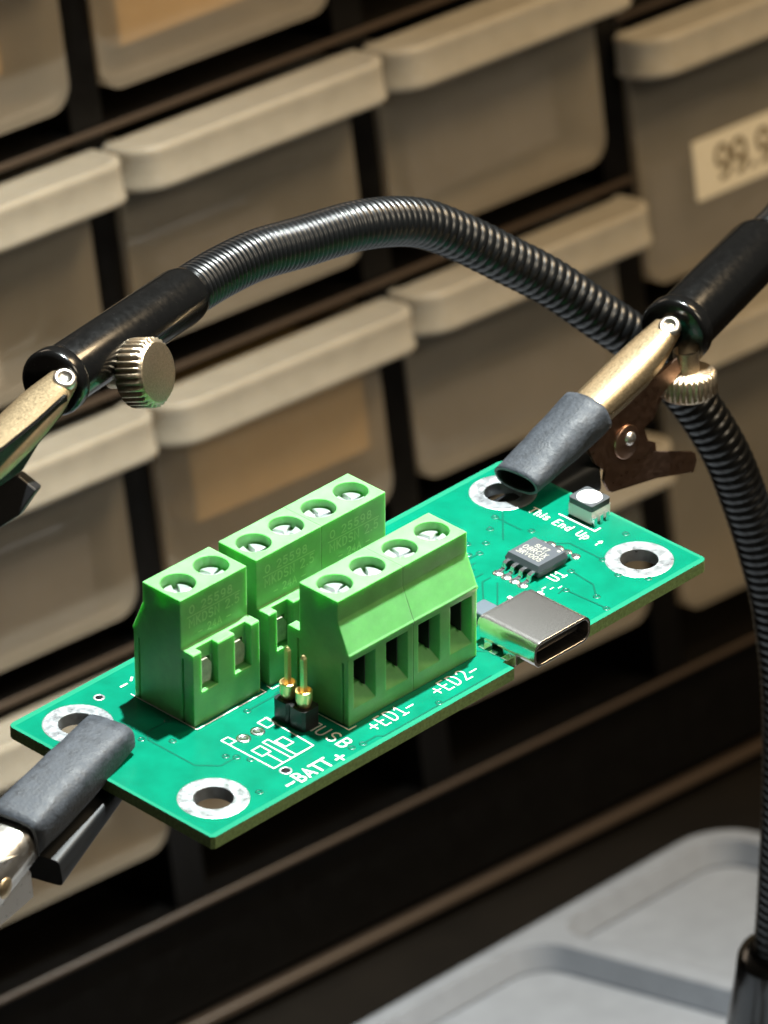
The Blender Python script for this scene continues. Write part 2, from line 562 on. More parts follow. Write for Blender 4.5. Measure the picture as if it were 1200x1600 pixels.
PX = 50.892
S1, PZ = 140.97, 38.43
ROWS = [S1 + PZ, S1, S1 - PZ, S1 - 2 * PZ]                 # height of the shelf above each row's drawers ... listed from the top
ZBOT = S1 - 120.0
cab = thing('parts_cabinet', 'black plastic parts cabinet of small drawers standing on the dark bench behind the board', 'cabinet', Vector((0, 0, 0)))
fr = MB()
XL, XR = -3 * PX - 4, 5 * PX
fr.box(XL, XR, 118, 121, 3.2, 224)                          # back
fr.box(XL - 2, XL - 0.01, -0.5, 121, 3.2, 224)
fr.box(XR + 0.01, XR + 2, -0.5, 121, 3.2, 224)
fr.box(XL, XR, 1.2, 117.9, 4.0, ZBOT - 1.4)                 # plinth panel
for k in range(-3, 5):                                      # dividers, set back
    fr.box(k * PX - 2.95, k * PX + 2.95, 0.35, 117.9, ZBOT + 0.1, 224)
fr.build('frame', M['cabinet'], cab)


def shelf(z, x0, x1, th=1.1, y0=-0.4):
    b = MB()
    b.box(x0, x1, y0 + 0.55, 117.5, z - th, z - 0.05)
    o = b.build('shelf', M['cabinet'], cab)
    e = MB()
    e.prism(rounded(y0, y0 + 0.5, z - th, z, (0.4, 0.05, 0.05, 0.4), 5), lambda p, q, t: (t, p, q), x0, x1, smooth=True)
    e.build('front_edge', M['shelfedge'], o)
    return o


X2 = 2 * PX
for z in (S1 + PZ, S1, S1 - PZ, S1 - 2 * PZ):
    shelf(z + 0.5, XL + 0.1, X2 + 2.2 if z < S1 + PZ else X2 + 0.9)
S1B = S1 - 13.0
PITCHB = 48.5
for z in (S1B + 46, S1B, S1B - PITCHB):
    shelf(z + 0.5, X2 + 2.4, XR - 0.1)
shelf(ZBOT + 0.5, XL + 0.1, XR - 0.1, 1.0, -0.9)
sk = MB()
sk.prism(rounded(-1.2, 0.9, 1.9, 3.4, (0.5, 0, 0, 0.5), 4), lambda p, q, t: (t, p, q), XL, XR, smooth=True)
sk.build('skirting_edge', M['shelfedge'], cab)


def make_drawer(c, ztop, zbot, label, lift=5.0, group='small translucent drawers of the parts cabinet'):
    """one translucent drawer between the shelf at ztop and the shelf at zbot; column c"""
    x0, x1 = c * PX + 3.1, (c + 1) * PX - 3.1
    root = thing('drawer', label, 'drawer', Vector(((x0 + x1) / 2, random.uniform(-1.2, 0.25), zbot + lift + random.uniform(-0.15, 0.35))), group=group)
    og = Vector(((x0 + x1) / 2, 0.0, zbot + lift))
    zf0, zf1 = zbot + lift, ztop - 2.3
    b = MB()
    out = rounded(x0, x1, zf0, zf1, (4.0, 4.0, 0.5, 0.5), 6)
    inn = rounded(x0 + 1.3, x1 - 1.3, zf0 + 1.3, zf1 + 0.001, (2.8, 2.8, 0.4, 0.4), 6)
    # tub: outer walls, inner walls, rim, front and back plates
    n = len(out)
    y0, y1 = 0.0, 98.0
    ring = lambda P, y: [(p, y, q) for p, q in P]
    b.add(ring(out, y0), [tuple(range(n))])
    v = ring(out, y0) + ring(out, y1)
    b.add(v, [(i, (i + 1) % n, n + (i + 1) % n, n + i) for i in range(n) if not (i == 2 * 7 + 6)], True)
    b.add(ring(out, y1), [tuple(range(n - 1, -1, -1))])
    v = ring(inn, y0 + 0.05) + ring(inn, y1 - 1.5)
    b.add(v, [(i, n + i, n + (i + 1) % n, (i + 1) % n) for i in range(n) if not (i == 2 * 7 + 6)], True)
    b.add(ring(inn, y1 - 1.5), [tuple(range(n))])
    b.build('drawer_body', M['drawer'], root, og, fix=False)
    h = MB()                                                # hollow-topped pull with a raised rim and a beaded lower edge
    lx0, lx1 = c * PX + 0.45, (c + 1) * PX - 0.2
    zt, zb = ztop - 1.9, ztop - 8.3
    lev = [(1.0, zb + 0.3), (0.35, zb), (0.0, zb + 0.35), (0.0, zb + 0.9), (0.25, zb + 1.35), (0.32, zt - 1.5), (0.2, zt - 0.7), (0.4, zt - 0.2),
           (0.9, zt), (1.5, zt - 0.12), (2.2, zt - 0.32), (3.2, zt - 0.36)]
    rings = [[(p, q, z) for p, q in rounded(lx0 + o_, lx1 - o_, -8.3 + o_, -0.08, (5.6 - o_ * 0.6, 4.4 - o_ * 0.6, 0.2, 0.2), 8)] for o_, z in lev]
    k = len(rings[0])
    h.add([p for r_ in rings for p in r_], [(a * k + i, a * k + (i + 1) % k, (a + 1) * k + (i + 1) % k, (a + 1) * k + i) for a in range(len(lev) - 1) for i in range(k)], True)
    h.add(rings[0], [tuple(range(k - 1, -1, -1))])
    h.add(rings[-1], [tuple(range(k))])
    h.build('handle_lip', M['lip'], root, og)
    return root, og


n_row = {0: 'top', 1: 'second', 2: 'third', 3: 'bottom'}
col_word = {-1: 'at the outer end', 0: 'behind the knurled knob', 1: 'behind the arched black hose'}
DRAW = {}
labels = {
    (0, -1): 'milky drawer in the top row with a brown patch inside, at the picture corner',
    (0, 0): 'milky drawer in the top row, second from the corner, tan packet inside',
    (0, 1): 'milky drawer in the top row above the arch of the black hose',
    (1, -1): 'milky drawer in the second row, directly above the black barrel with the knob',
    (1, 0): 'milky drawer in the second row, above the bend where the hose leaves its barrel',
    (1, 1): 'milky drawer in the second row beside the drawer with the paper label',
    (2, -1): 'grey milky drawer in the third row, behind the empty dangling clip',
    (2, 0): 'milky drawer in the third row with a brown cardboard box inside',
    (2, 1): 'empty looking milky drawer in the third row under the black hose',
    (3, -1): 'dim milky drawer in the bottom row, showing below the clip on the board',
    (3, 0): 'dim milky drawer in the bottom row, hidden behind the terminal blocks',
    (3, 1): 'dim milky drawer in the bottom row, showing past the chip end of the board',
}
for r in range(4):
    zt = S1 + PZ * (1 - r)
    for c in (-1, 0, 1):
        DRAW[(r, c)] = make_drawer(c, zt, zt - PZ, labels[(r, c)], 6.4 if r == 3 else 5.0)
grp2 = 'tall translucent drawers of the parts cabinet'
ldr, lorg = make_drawer(2, S1B, S1B - PITCHB, 'tall milky drawer with a cream paper label printed 99.9', group=grp2)
make_drawer(2, S1B - PITCHB, ZBOT + 4, 'tall milky drawer below the one with the paper label, behind the drooping hose', group=grp2)
make_drawer(2, S1B + 46, S1B, 'tall milky drawer above the one with the paper label', group=grp2)

# paper label on the tall drawer
n_y = Vector((0, 1, 0))
p_tl = hit(1073, 222, Vector((0, -0.2, 0)), n_y)
lb = MB()
lx, lz = p_tl.x, p_tl.z
lb.prism(rounded(lx, lx + 30, lz - 9.6, lz, 0.5, 4), lambda p, q, t: (p, t, q), -0.30, -0.03)
plab = lb.build('paper_label', M['paper'], ldr, lorg)
lt = MB()
write(lt, '99.9', 5.0, 0.85, lambda x, y, z: Vector((lx + 4.6 + x, -0.34 - z, lz - 7.2 + y)), gap=0.02, stretch=1.05)
lt.build('lettering', M['ink'], plab, lorg)

# things lying inside drawers
def inside(name, label, cat, x0, x1, y0, y1, z0, z1, m_, rot=0.0):
    b = MB()
    cx, cy = (x0 + x1) / 2, (y0 + y1) / 2
    b.box(x0, x1, y0, y1, z0, z1)
    o = b.build(name, m_, None, Vector((cx, cy, z0)), bevel=0.5)
    o.location = Vector((cx, cy, z0)) * MM
    o.rotation_euler[2] = rot
    tag(o, label, cat)


inside('cardboard_box', 'tan cardboard box seen dimly through the drawer behind the knob', 'box', 12, 47, 1.9, 60, S1 - 2 * PZ + 13, S1 - PZ - 8, M['card'])
inside('component_box', 'brown box seen dimly through the topmost drawer at the corner', 'box', -44, -12, 2.3, 50, S1 + 12, S1 + 32, M['card'])
inside('paper_packet', 'tan paper packet seen dimly through the top row drawer beside the brown box', 'packet', 8, 40, 1.7, 48, S1 + 10, S1 + 30, M['card'], 0.03)
inside('foam_block', 'pale foam block seen dimly in the second row drawer over the barrel', 'foam', -45, -20, 2.1, 40, S1 - PZ + 6, S1 - PZ + 20, M['foam'], 0.04)
inside('component_bag', 'dark bag lying low in the third row drawer under the hose', 'bag', 58, 97, 2.1, 44, S1 - 2 * PZ + 6, S1 - 2 * PZ + 17, M['greybag'], -0.03)
inside('component_reel', 'dark reel lying low in the second row drawer above the hose bend', 'reel', 10, 34, 2.5, 44, S1 - PZ + 6, S1 - PZ + 17, M['greybag'], 0.05)
inside('dark_packet', 'dark packet in the third row drawer behind the dangling clip', 'packet', -40, -8, 2.1, 44, S1 - 2 * PZ + 6, S1 - 2 * PZ + 19, M['greybag'], -0.04)
inside('grey_pouch', 'dark grey pouch lying in the labelled drawer behind its sticker', 'pouch', 110, 147, 1.9, 46, S1B - PITCHB + 6, S1B - PITCHB + 22, M['greybag'], 0.0)
inside('grey_packet', 'dark packet lying in the second row drawer beside the labelled one', 'packet', 60, 92, 2.7, 48, S1 - PZ + 9, S1 - PZ + 22, M['greybag'], 0.05)

# ------------------------------------------------------------------ grey tray on the bench
tr = MB()
ZT = 9.0
tp = [hit(x, y, Vector((0, 0, ZT)), Vector((0, 0, 1))) for x, y in ((1092, 1308), (1180, 1334), (815, 1470), (880, 1452))]
ex, ey = tp[0].x + 5.5, tp[0].y + 2.0                      # far corner of the rim
divx1 = tp[3].x - 1.0
divx0 = tp[2].x + 1.5
outer = rounded(ex - 260, ex, ey - 170, ey, 8.0, 8)


def plate(mb, outline, holes, z0, z1, mi_top=0, mi_side=0, wall_mi=None, bottom=True):
    """flat plate with holes: filled outline, walls, hole walls"""
    for z in ([z0, z1] if bottom else [z1]):
        bm = bmesh.new()
        edges = []
        for loop in [outline] + holes:
            vs = [bm.verts.new((p[0], p[1], z)) for p in loop]
            edges += [bm.edges.new((vs[i], vs[(i + 1) % len(vs)])) for i in range(len(vs))]
        bmesh.ops.triangle_fill(bm, use_beauty=True, use_dissolve=False, edges=edges)
        bm.verts.index_update()
        mb.add([v.co.copy() for v in bm.verts], [[v.index for v in (f.verts if (f.normal.z > 0) == (z == z1) else reversed(f.verts))] for f in bm.faces], False, mi_top)
        bm.free()
    for li, loop in enumerate([outline] + holes):
        n = len(loop)
        v = [(p[0], p[1], z0) for p in loop] + [(p[0], p[1], z1) for p in loop]
        f = [(i, (i + 1) % n, n + (i + 1) % n, n + i) if li == 0 else (i, n + i, n + (i + 1) % n, (i + 1) % n) for i in range(n)]
        mb.add(v, f, li > 0, mi_side if li == 0 else (wall_mi if wall_mi is not None else mi_side))


pockets = [rounded(divx1, ex - 3.2, ey - 163, ey - 3.2, 6.5, 8), rounded(ex - 240, divx0, ey - 163, ey - 3.2, 6.5, 8)]
plate(tr, outer, pockets, 0.0, ZT, bottom=False)
for P in pockets:                                           # sloped pocket walls and floors
    cx = sum(p[0] for p in P) / len(P)
    cy = sum(p[1] for p in P) / len(P)
tr2 = MB()
troot = thing('sorting_tray', 'pale grey plastic tray with shallow pockets lying on the dark bench', 'tray', Vector((ex, ey, 0)))
troot.rotation_euler[2] = math.radians(3.9)
og = Vector((ex, ey, 0))
tr = MB()
# rim top with pocket openings
plate(tr, outer, pockets, 0.0, ZT, bottom=False)
keep = [(f, s, mi) for f, s, mi in zip(tr.f, tr.s, tr.m)]
tr.build('rim', M['tray'], troot, og, fix=False)
for P in pockets:
    fl = MB()
    x0, x1 = min(p[0] for p in P), max(p[0] for p in P)
    y0, y1 = min(p[1] for p in P), max(p[1] for p in P)
    Q = rounded(x0 + 1.1, x1 - 1.1, y0 + 1.1, y1 - 1.1, 5.6, 8)
    n = len(P)
    fl.add([(p[0], p[1], ZT - 0.02) for p in P] + [(p[0], p[1], ZT - 4.0) for p in Q], [(i, n + i, n + (i + 1) % n, (i + 1) % n) for i in range(n)], True)
    fl.add([(p[0], p[1], ZT - 4.0) for p in Q], [tuple(range(n))], True)
    fl.build('pocket', M['tray'], troot, og, fix=False)

# ------------------------------------------------------------------ the circuit board
pcb = thing('circuit_board', 'bright green circuit board with screw terminals, held level in the air by two clips', 'circuit board', mtx=B)
BL, BW_, TH = 79.0, 32.0, 1.5
HOLES = [(5.5, -5.4), (5.5, -26.5), (73.5, -26.5), (73.5, -5.2)]
sub = MB()
outl = [(0.35, -BW_), (46.9, -BW_), (46.9, -30.2), (58.3, -30.2), (58.3, -BW_), (BL - 0.8, -BW_)] + \
       [(BL - 0.8 + 0.8 * math.sin(a), -BW_ + 0.8 - 0.8 * math.cos(a)) for a in (0.4, 0.8, 1.2, 1.57)] + \
       [(BL, -0.8), (BL - 0.3, -0.2), (BL - 0.8, 0), (0.7, 0), (0.2, -0.2), (0, -0.7), (0, -BW_ + 0.35)]
small = [(10.8, -3.2, 0.42), (14.7, -28.3, 0.5)]
plate(sub, outl, [circle(x, y, 2.2) for x, y in HOLES] + [circle(x, y, r, 16) for x, y, r in small], -TH, 0.0, 0, 1, 2)
sub.build('substrate', [M['mask'], M['fibre'], M['tin']], pcb, fix=False)
for x, y in HOLES:
    r = MB()
    r.lathe([(2.2, 0.012), (2.25, 0.06), (2.25, 0.06), (3.8, 0.07), (3.8, 0.07), (3.95, 0.012)], (x, y, 0), n=56)
    r.lathe([(2.2, -TH - 0.012), (2.25, -TH - 0.05), (3.8, -TH - 0.05), (3.9, -TH - 0.012)], (x, y, 0), n=56)
    r.build('mounting_ring', M['tin'], pcb)
for x, y, rr in small:
    r = MB()
    r.lathe([(rr, 0.012), (rr + 0.03, 0.05), (rr + 0.2, 0.05), (rr + 0.24, 0.012)], (x, y, 0), n=24)
    r.build('via_pad', M['tin'], pcb)

# printed legends
H = 0.03


def legend(name, fn_):
    b_ = MB()
    fn_(b_)
    return b_.build(name, M['silk'], pcb, fix=False)


legend('printed_legend', lambda b_: write(b_, '+ED1-', 1.95, 0.18, frame(27.0, -29.9), H, gap=0.14, stretch=0.86))
legend('printed_legend', lambda b_: write(b_, '+ED2-', 1.95, 0.18, frame(37.0, -29.9), H, gap=0.14, stretch=0.86))
legend('printed_legend', lambda b_: write(b_, '-', 1.7, 0.28, frame(12.6, -31.25), H))
legend('printed_legend', lambda b_: write(b_, 'BATT', 1.65, 0.26, frame(14.2, -31.15), H, gap=0.12, stretch=1.0))
legend('printed_legend', lambda b_: write(b_, '+', 1.9, 0.25, frame(19.9, -31.55), H))
legend('printed_legend', lambda b_: write(b_, 'USB', 1.75, 0.20, frame(22.15, -25.1, (0, -1), (1, 0)), H, gap=0.16, stretch=1.1))
for word, yy in (('This', -10.1), ('End', -13.9), ('Up', -17.5), ('^', -20.5)):
    legend('printed_legend', lambda b_: write(b_, word, 1.2, 0.17, frame(72.4, yy, (0, -1), (1, 0)), H, gap=0.13, stretch=1.0))
legend('printed_legend', lambda b_: write(b_, 'U1', 1.4, 0.22, frame(63.3, -22.9), H, gap=0.15))
legend('printed_legend', lambda b_: write(b_, '-', 1.4, 0.24, frame(13.9, -4.0), H))
legend('printed_outline', lambda b_: stroke(b_, [(15.6, -3.3), (16.1, -2.9)], 0.26, frame(0, 0), H))


def box_line(x0, x1, y0, y1, w=0.17):
    legend('printed_outline', lambda b_: stroke(b_, [(x0, y0), (x1, y0), (x1, y1), (x0, y1)], w, frame(0, 0), H, closed=True))


legend('printed_outline', lambda b_: stroke(b_, [(13.7, -5.3), (13.7, -15.62), (24.3, -15.62), (24.3, -14.6)], 0.15, frame(0, 0), H))
legend('printed_outline', lambda b_: stroke(b_, [(25.25, -14.9), (25.25, -15.75), (26.2, -15.75)], 0.15, frame(0, 0), H))
legend('printed_outline', lambda b_: stroke(b_, [(25.2, -18.5), (25.2, -27.6), (26.3, -27.6)], 0.15, frame(0, 0), H))
legend('printed_outline', lambda b_: stroke(b_, [(22.2, -24.75), (23.9, -24.75), (23.9, -24.3)], 0.17, frame(0, 0), H))
# outline of the little switch diagram by the battery legend
legend('printed_outline', lambda b_: stroke(b_, [(20.6, -19.3), (20.3, -27.0), (14.1, -27.1), (14.0, -19.1), (15.0, -19.1), (15.05, -20.3), (14.0, -20.3)], 0.16, frame(0, 0), H))
box_line(19.3, 20.7, -20.9, -19.4)
box_line(18.0, 19.2, -25.0, -23.4)
legend('printed_outline', lambda b_: stroke(b_, [(20.2, -27.0), (17.7, -27.0), (17.7, -22.6), (16.9, -22.6), (16.9, -27.0)], 0.16, frame(0, 0), H))
box_line(14.9, 16.2, -24.5, -22.9)
legend('printed_outline', lambda b_: stroke(b_, [(15.6, -24.6), (15.6, -27.0)], 0.16, frame(0, 0), H))
legend('printed_outline', lambda b_: stroke(b_, [(74.5, -13.2), (74.5, -18.7), (75.4, -18.7)], 0.22, frame(0, 0), H))
for x, y, w in ((61.2, -22.9, 0.16), (61.8, -23.6, 0.14), (60.4, -23.2, 0.14), (62.6, -24.1, 0.15), (59.2, -22.6, 0.15), (58.2, -22.0, 0.14)):
    legend('printed_dot', lambda b_: stroke(b_, [(x, y), (x + 0.5, y)], w, frame(0, 0), H))
for x, y in ((18.1, -20.6), (16.0, -20.5)):
    r = MB()
    r.lathe([(0.0, 0.02), (0.34, 0.02), (0.34, 0.02), (0.36, 0.10), (0.8, 0.09), (0.85, 0.012)], (x, y, 0), n=28)
    r.build('test_pad', M['solder'], pcb)
    d = MB()
    d.lathe([(0.0, 0.03), (0.35, 0.03)], (x, y, 0), n=20)

# copper traces showing through the mask
for pts in ([(60.5, -11.8), (48.5, -11.8), (47.0, -13.2)], [(61.5, -12.5), (49.5, -12.5), (47.5, -14.6)], [(24.8, -16.6), (46.8, -16.6), (48.6, -18.4), (48.6, -23.5)], [(20.5, -16.9), (24.3, -16.9)], [(12.6, -12.0), (9.6, -12.0), (8.6, -13.2), (8.6, -20.5), (10.5, -22.6), (12.6, -22.6)], [(46.6, -26.6), (47.4, -27.6), (47.4, -29.2)], [(69.2, -17.0), (70.6, -18.4), (70.6, -23.2)], [(68.9, -12.4), (68.9, -8.6)], [(24.6, -30.6), (26.4, -30.6), (27.0, -31.2), (44, -31.2)], [(66.3, -22.9), (66.1, -24.4), (65.9, -26.4), (64.4, -28.2)], [(62.9, -25.2), (63.2, -30.8)],
            [(58.9, -14.5), (56.5, -14.5), (54.0, -17.2)], [(58.9, -15.8), (57.2, -15.8), (54.2, -18.8)], [(58.9, -17.0), (57.6, -17.0), (54.4, -20.2)],
            [(60.0, -13.6), (55.0, -13.6), (52.6, -15.8)], [(58.6, -18.4), (55.2, -21.6)], [(50, -15.5), (57, -9.5), (63, -9.5)],
            [(63.0, -24.6), (61.8, -24.9)], [(70.5, -8.0), (66, -12.3)]):
    tc_ = MB()
    stroke(tc_, pts, 0.20, frame(0, 0), 0.02)
    tc_.build('copper_trace', M['trace'], pcb, fix=False)
for x, y in ((64.3, -28.4), (63.2, -30.9), (62.9, -25.0), (66.3, -22.6), (64.0, -11.5), (62.4, -10.1), (57.4, -8.6), (59.3, -8.3), (60.0, -8.9), (68.8, -20.2), (69.4, -27.0), (57.9, -11.6), (12.2, -21.6), (8.2, -12.6),
             (66.6, -9.7), (69.6, -13.4), (12.8, -12.0), (12.9, -22.6), (70.6, -23.5), (68.9, -8.3), (24.3, -30.6), (61.9, -12.5), (60.8, -11.8), (20.2, -16.9), (9.8, -29.2), (22.9, -30.3), (76.6, -21.6), (71.2, -30.0), (10.3, -15.3), (13.6, -24.0), (36, -30.9), (52, -12.0)):
    tc_ = MB()
    tc_.lathe([(0.22, 0.035), (0.24, 0.05), (0.42, 0.05), (0.46, 0.015)], (x, y, 0), n=18)
    tc_.build('via', M['trace'], pcb, fix=False)


# --- terminal blocks: one housing mesh, five two-pole blocks
def applied_boolean(body, cutters):
    """difference of one mesh object and a list of cutter meshes; everything but the result is removed again"""
    for c in cutters:
        md = body.modifiers.new('cut', 'BOOLEAN')
        md.operation = 'DIFFERENCE'
        md.solver = 'EXACT'
        md.object = c
    dg = bpy.context.evaluated_depsgraph_get()
    dg.update()
    me = bpy.data.meshes.new_from_object(body.evaluated_get(dg))
    body.modifiers.clear()
    body.data = me
    for c in cutters:
        bpy.data.objects.remove(c)
    return me


HZ, HL = 15.43, 9.24
hs = MB()
YZ = lambda p, q, t: (t, p, q)
prof = [(0, 0), (9.29, 0), (9.29, HL - 0.55), (9.47, HL - 0.4), (9.47, HL - 0.1), (9.3, HL + 0.05), (7.72, 12.9), (7.72, HZ), (1.87, HZ), (1.87, HL), (0.15, HL), (0.0, HL - 0.15)]
hs.prism(prof, YZ, 0.0, 10.12)
body = hs.build('housing_work', M['green'])
cut = []


def cutter(mb):
    o = mb.build('cutter', M['green'])
    cut.append(o)


for xc in (2.52, 7.60):
    c = MB()
    c.lathe([(0.0, HZ - 4.2), (2.0, HZ - 4.2), (2.0, HZ + 1), (0.0, HZ + 1)], (xc, 4.8, 0), n=40)
    cutter(c)
    c = MB()                                              # pocket in the ledge, open at the top
    c.box(xc - 1.27, xc + 1.27, -1, 1.0, 4.0, HL + 1)
    cutter(c)
    c = MB()                                              # opening with the clamp behind it
    c.box(xc - 1.15, xc + 0.95, 0.5, 3.6, 4.35, 7.5)
    cutter(c)
    c = MB()                                              # wire funnel on the sloping side
    v = []
    for y, xa, xb, za, zb in ((9.9, xc - 2.0, xc + 1.95, 1.3, 8.7), (7.6, xc - 1.05, xc + 1.05, 3.9, 6.9)):
        v += [(xa, y, za), (xb, y, za), (xb, y, zb), (xa, y, zb)]
    c.add(v, [(0, 1, 2, 3), (7, 6, 5, 4), (0, 4, 5, 1), (1, 5, 6, 2), (2, 6, 7, 3), (3, 7, 4, 0)])
    cutter(c)
    c = MB()
    c.box(xc - 1.05, xc + 1.05, 5.2, 8.0, 3.8, 7.6)
    cutter(c)
for xa, xb in ((-1, 0.28), (9.84, 11)):                     # seam grooves down the ends
    c = MB()
    c.box(xa, xb, 1.45, 1.80, -1, 8.2)
    cutter(c)
    c = MB()
    c.box(xa, xb, 8.35, 8.62, -1, 7.9)
    cutter(c)
housing_me = applied_boolean(body, cut)
housing_me.name = 'terminal_block'
for pl in housing_me.polygons:
    pl.use_smooth = False
bpy.data.objects.remove(body)


def screw_mesh():
    s = MB()
    zt = 0.0
    s.lathe([(1.86, -1.2), (1.86, -0.62), (1.86, -0.62), (0.0, -0.62)], n=40)
    # four quadrants around a wide slot and a narrow cross slot
    for a in range(4):
        wide, nar = 0.30, 0.20
        pts = []
        for k in range(9):
            t = math.pi / 2 * k / 8
            x, y = 1.78 * math.cos(t), 1.78 * math.sin(t)
            pts.append((max(x, nar), max(y, wide)))
        pts.append((nar, wide))
        sx, sy = ((1, 1), (-1, 1), (-1, -1), (1, -1))[a]
        P = [(p * sx, q * sy) for p, q in pts]
        s.prism(P, lambda p, q, t: (p, q, t), -0.63, -0.10)
        cxm, cym = 0.8 * sx, 0.8 * sy
        s.prism([((p - cxm) * 0.9 + cxm, (q - cym) * 0.9 + cym) for p, q in P], lambda p, q, t: (p, q, t), -0.11, 0.0)
    return s.mesh('screw', [M['zinc']])


SCREW = screw_mesh()
cl = MB()
cl.prism([(-1.12, -1.5), (0.7, -1.5), (0.92, -0.5), (0.92, 0.6), (0.3, 1.5), (-1.12, 1.5)], lambda p, q, t: (p, t, q), 0.72, 1.1)
CLAMP = cl.mesh('wire_clamp', [M['clampmetal']])
dk = MB()
dk.box(-1.03, 1.03, 5.25, 5.5, 3.55, 7.65)
dk.box(-1.0, -0.86, 5.5, 8.4, 3.6, 7.6)
dk.box(0.5, 0.62, 5.5, 7.6, 3.6, 7.6)
CAGE = dk.mesh('wire_cage', [M['darkmetal']])
em = MB()
ef = lambda x, y, z: Vector((0.9 + x, 1.87 - 0.03 - z, 10.0 + y))
write(em, 'O 25598', 0.95, 0.17, lambda x, y, z: Vector((1.3 + x, 1.83 - z, 13.2 + y)), gap=0.2, stretch=1.2)
stroke(em, [(1.0, 12.85), (9.0, 12.85)], 0.13, lambda x, y, z: Vector((x, 1.83 - z, y)))
write(em, 'MKDSN 2.5', 1.05, 0.18, lambda x, y, z: Vector((1.2 + x, 1.83 - z, 11.5 + y)), gap=0.14, stretch=1.05)
write(em, '- 24A -', 0.9, 0.16, lambda x, y, z: Vector((2.6 + x, 1.83 - z, 10.0 + y)), gap=0.18)
EMB = em.mesh('moulded_lettering', [mat('green_nylon_lit', (0.26, 0.55, 0.22), 0.4)], fix=False)  # same nylon, light caught by the raised edges put into a paler colour


def link(name, me, parent, loc=(0, 0, 0), rz=0.0):
    o = bpy.data.objects.new(name, me)
    scene.collection.objects.link(o)
    o.parent = parent
    o.location = Vector(loc) * MM
    o.rotation_euler[2] = rz
    return o


def terminal(x, y, rz, screw_angles, drop, text=True):
    t = link('terminal_block', housing_me, pcb, (x, y, 0.02), rz)
    for i, xc in enumerate((2.52, 7.60)):
        link('screw', SCREW, t, (xc, 4.8, HZ - drop[i]), math.radians(screw_angles[i]))
        link('wire_clamp', CLAMP, t, (xc, 0, 5.95))
        link('wire_cage', CAGE, t, (xc, 0, 0))
    if text:
        link('moulded_lettering', EMB, t)
    return t


terminal(13.83, -15.12, 0, (60, 100), (1.2, 1.3))
terminal(25.45, -15.12, 0, (75, 20), (1.2, 1.0))
terminal(25.45 + 10.16, -15.12, 0, (-15, 85), (1.0, 1.2))
terminal(25.53 + 10.16, -17.9, math.pi, (150, 95), (1.2, 1.0), False)
terminal(25.53 + 20.32, -17.9, math.pi, (10, -10), (1.0, 0.9), False)

# --- two-pin header with turned sockets
hd = MB()
for y0, y1 in ((-22.12, -19.75), (-24.6, -22.18)):
    hd.prism([(21.25, y0 + 0.35), (21.55, y0), (23.5, y0), (23.8, y0 + 0.35), (23.8, y1 - 0.35), (23.5, y1), (21.55, y1), (21.25, y1 - 0.35)],
             lambda p, q, t: (p, q, t), 0.05, 2.6)
hdr = hd.build('pin_header', M['blackplastic'], pcb)
for y in (-20.95, -23.4):
    p = MB()
    p.lathe([(0.7, 2.55), (0.75, 2.7), (0.95, 3.4), (0.95, 4.55), (0.95, 4.55), (0.76, 4.6), (0.76, 4.6), (0.5, 3.2), (0.0, 3.2)], (22.5, y, 0), n=28)
    p.add([(22.5 + a, y + b, z) for z in (3.0, 8.6) for a, b in ((-.27, -.27), (.27, -.27), (.27, .27), (-.27, .27))] +
          [(22.5 + a, y + b, 9.0) for a, b in ((-.13, -.13), (.13, -.13), (.13, .13), (-.13, .13))],
          [(0, 1, 5, 4), (1, 2, 6, 5), (2, 3, 7, 6), (3, 0, 4, 7), (4, 5, 9, 8), (5, 6, 10, 9), (6, 7, 11, 10), (7, 4, 8, 11), (8, 9, 10, 11)])
    p.build('pin', M['gold'], hdr)

# --- USB-C receptacle
ux0, ux1, uy0, uy1, uz0, uz1 = 48.0, 57.1, -34.0, -25.6, 0.08, 3.34
XZ = lambda p, q, t: (p, t, q)
usb = MB()
so = rounded(ux0, ux1, uz0, uz1, 1.15, 8)
si = rounded(ux0 + 0.32, ux1 - 0.32, uz0 + 0.32, uz1 - 0.32, 0.9, 8)
n = len(so)
usb.add([(p, uy0, q) for p, q in so] + [(p, uy1, q) for p, q in so], [(i, (i + 1) % n, n + (i + 1) % n, n + i) for i in range(n)], True)
usb.add([(p, uy0, q) for p, q in so] + [(p, uy0, q) for p, q in si], [(i, n + i, n + (i + 1) % n, (i + 1) % n) for i in range(n)])
usb.add([(p, uy0, q) for p, q in si] + [(p, uy1 + 0.6, q) for p, q in si], [(i, n + i, n + (i + 1) % n, (i + 1) % n) for i in range(n)], True)
usb.add([(p, uy1, q) for p, q in so], [tuple(range(n))])
usbo = usb.build('usb_port', M['shell'], pcb, fix=False)
for x0, x1 in ((ux0 - 0.06, ux0 + 0.22), (ux1 - 0.22, ux1 + 0.06)):
    for y0, y1 in ((-27.6, -26.4), (-31.2, -29.3)):
        lg = MB()
        lg.box(x0, x1, y0, y1, -TH - 0.4 if y0 > -28 else -0.6, 0.9)
        lg.build('mounting_tab', M['shell'], usbo)
tn = MB()
tn.box(ux0 + 1.1, ux1 - 1.1, uy0 + 0.9, uy1 - 0.2, 1.36, 2.06)
tn.build('tongue', M['blackplastic'], usbo, bevel=0.15)
bk = MB()
bk.box(ux0 + 0.34, ux1 - 0.34, uy1 - 2.2, uy1 - 0.3, uz0 + 0.4, uz1 - 0.4)
bk.build('inner_body', M['blackplastic'], usbo)
for y in (-26.6, -28.2, -30.0):                           # solder fillets and pads beside the shell
    sp_ = MB()
    sp_.box(ux0 - 0.75, ux0 - 0.05, y - 0.45, y + 0.45, 0.015, 0.12)
    sp_.build('solder_pad', M['solder'], pcb)
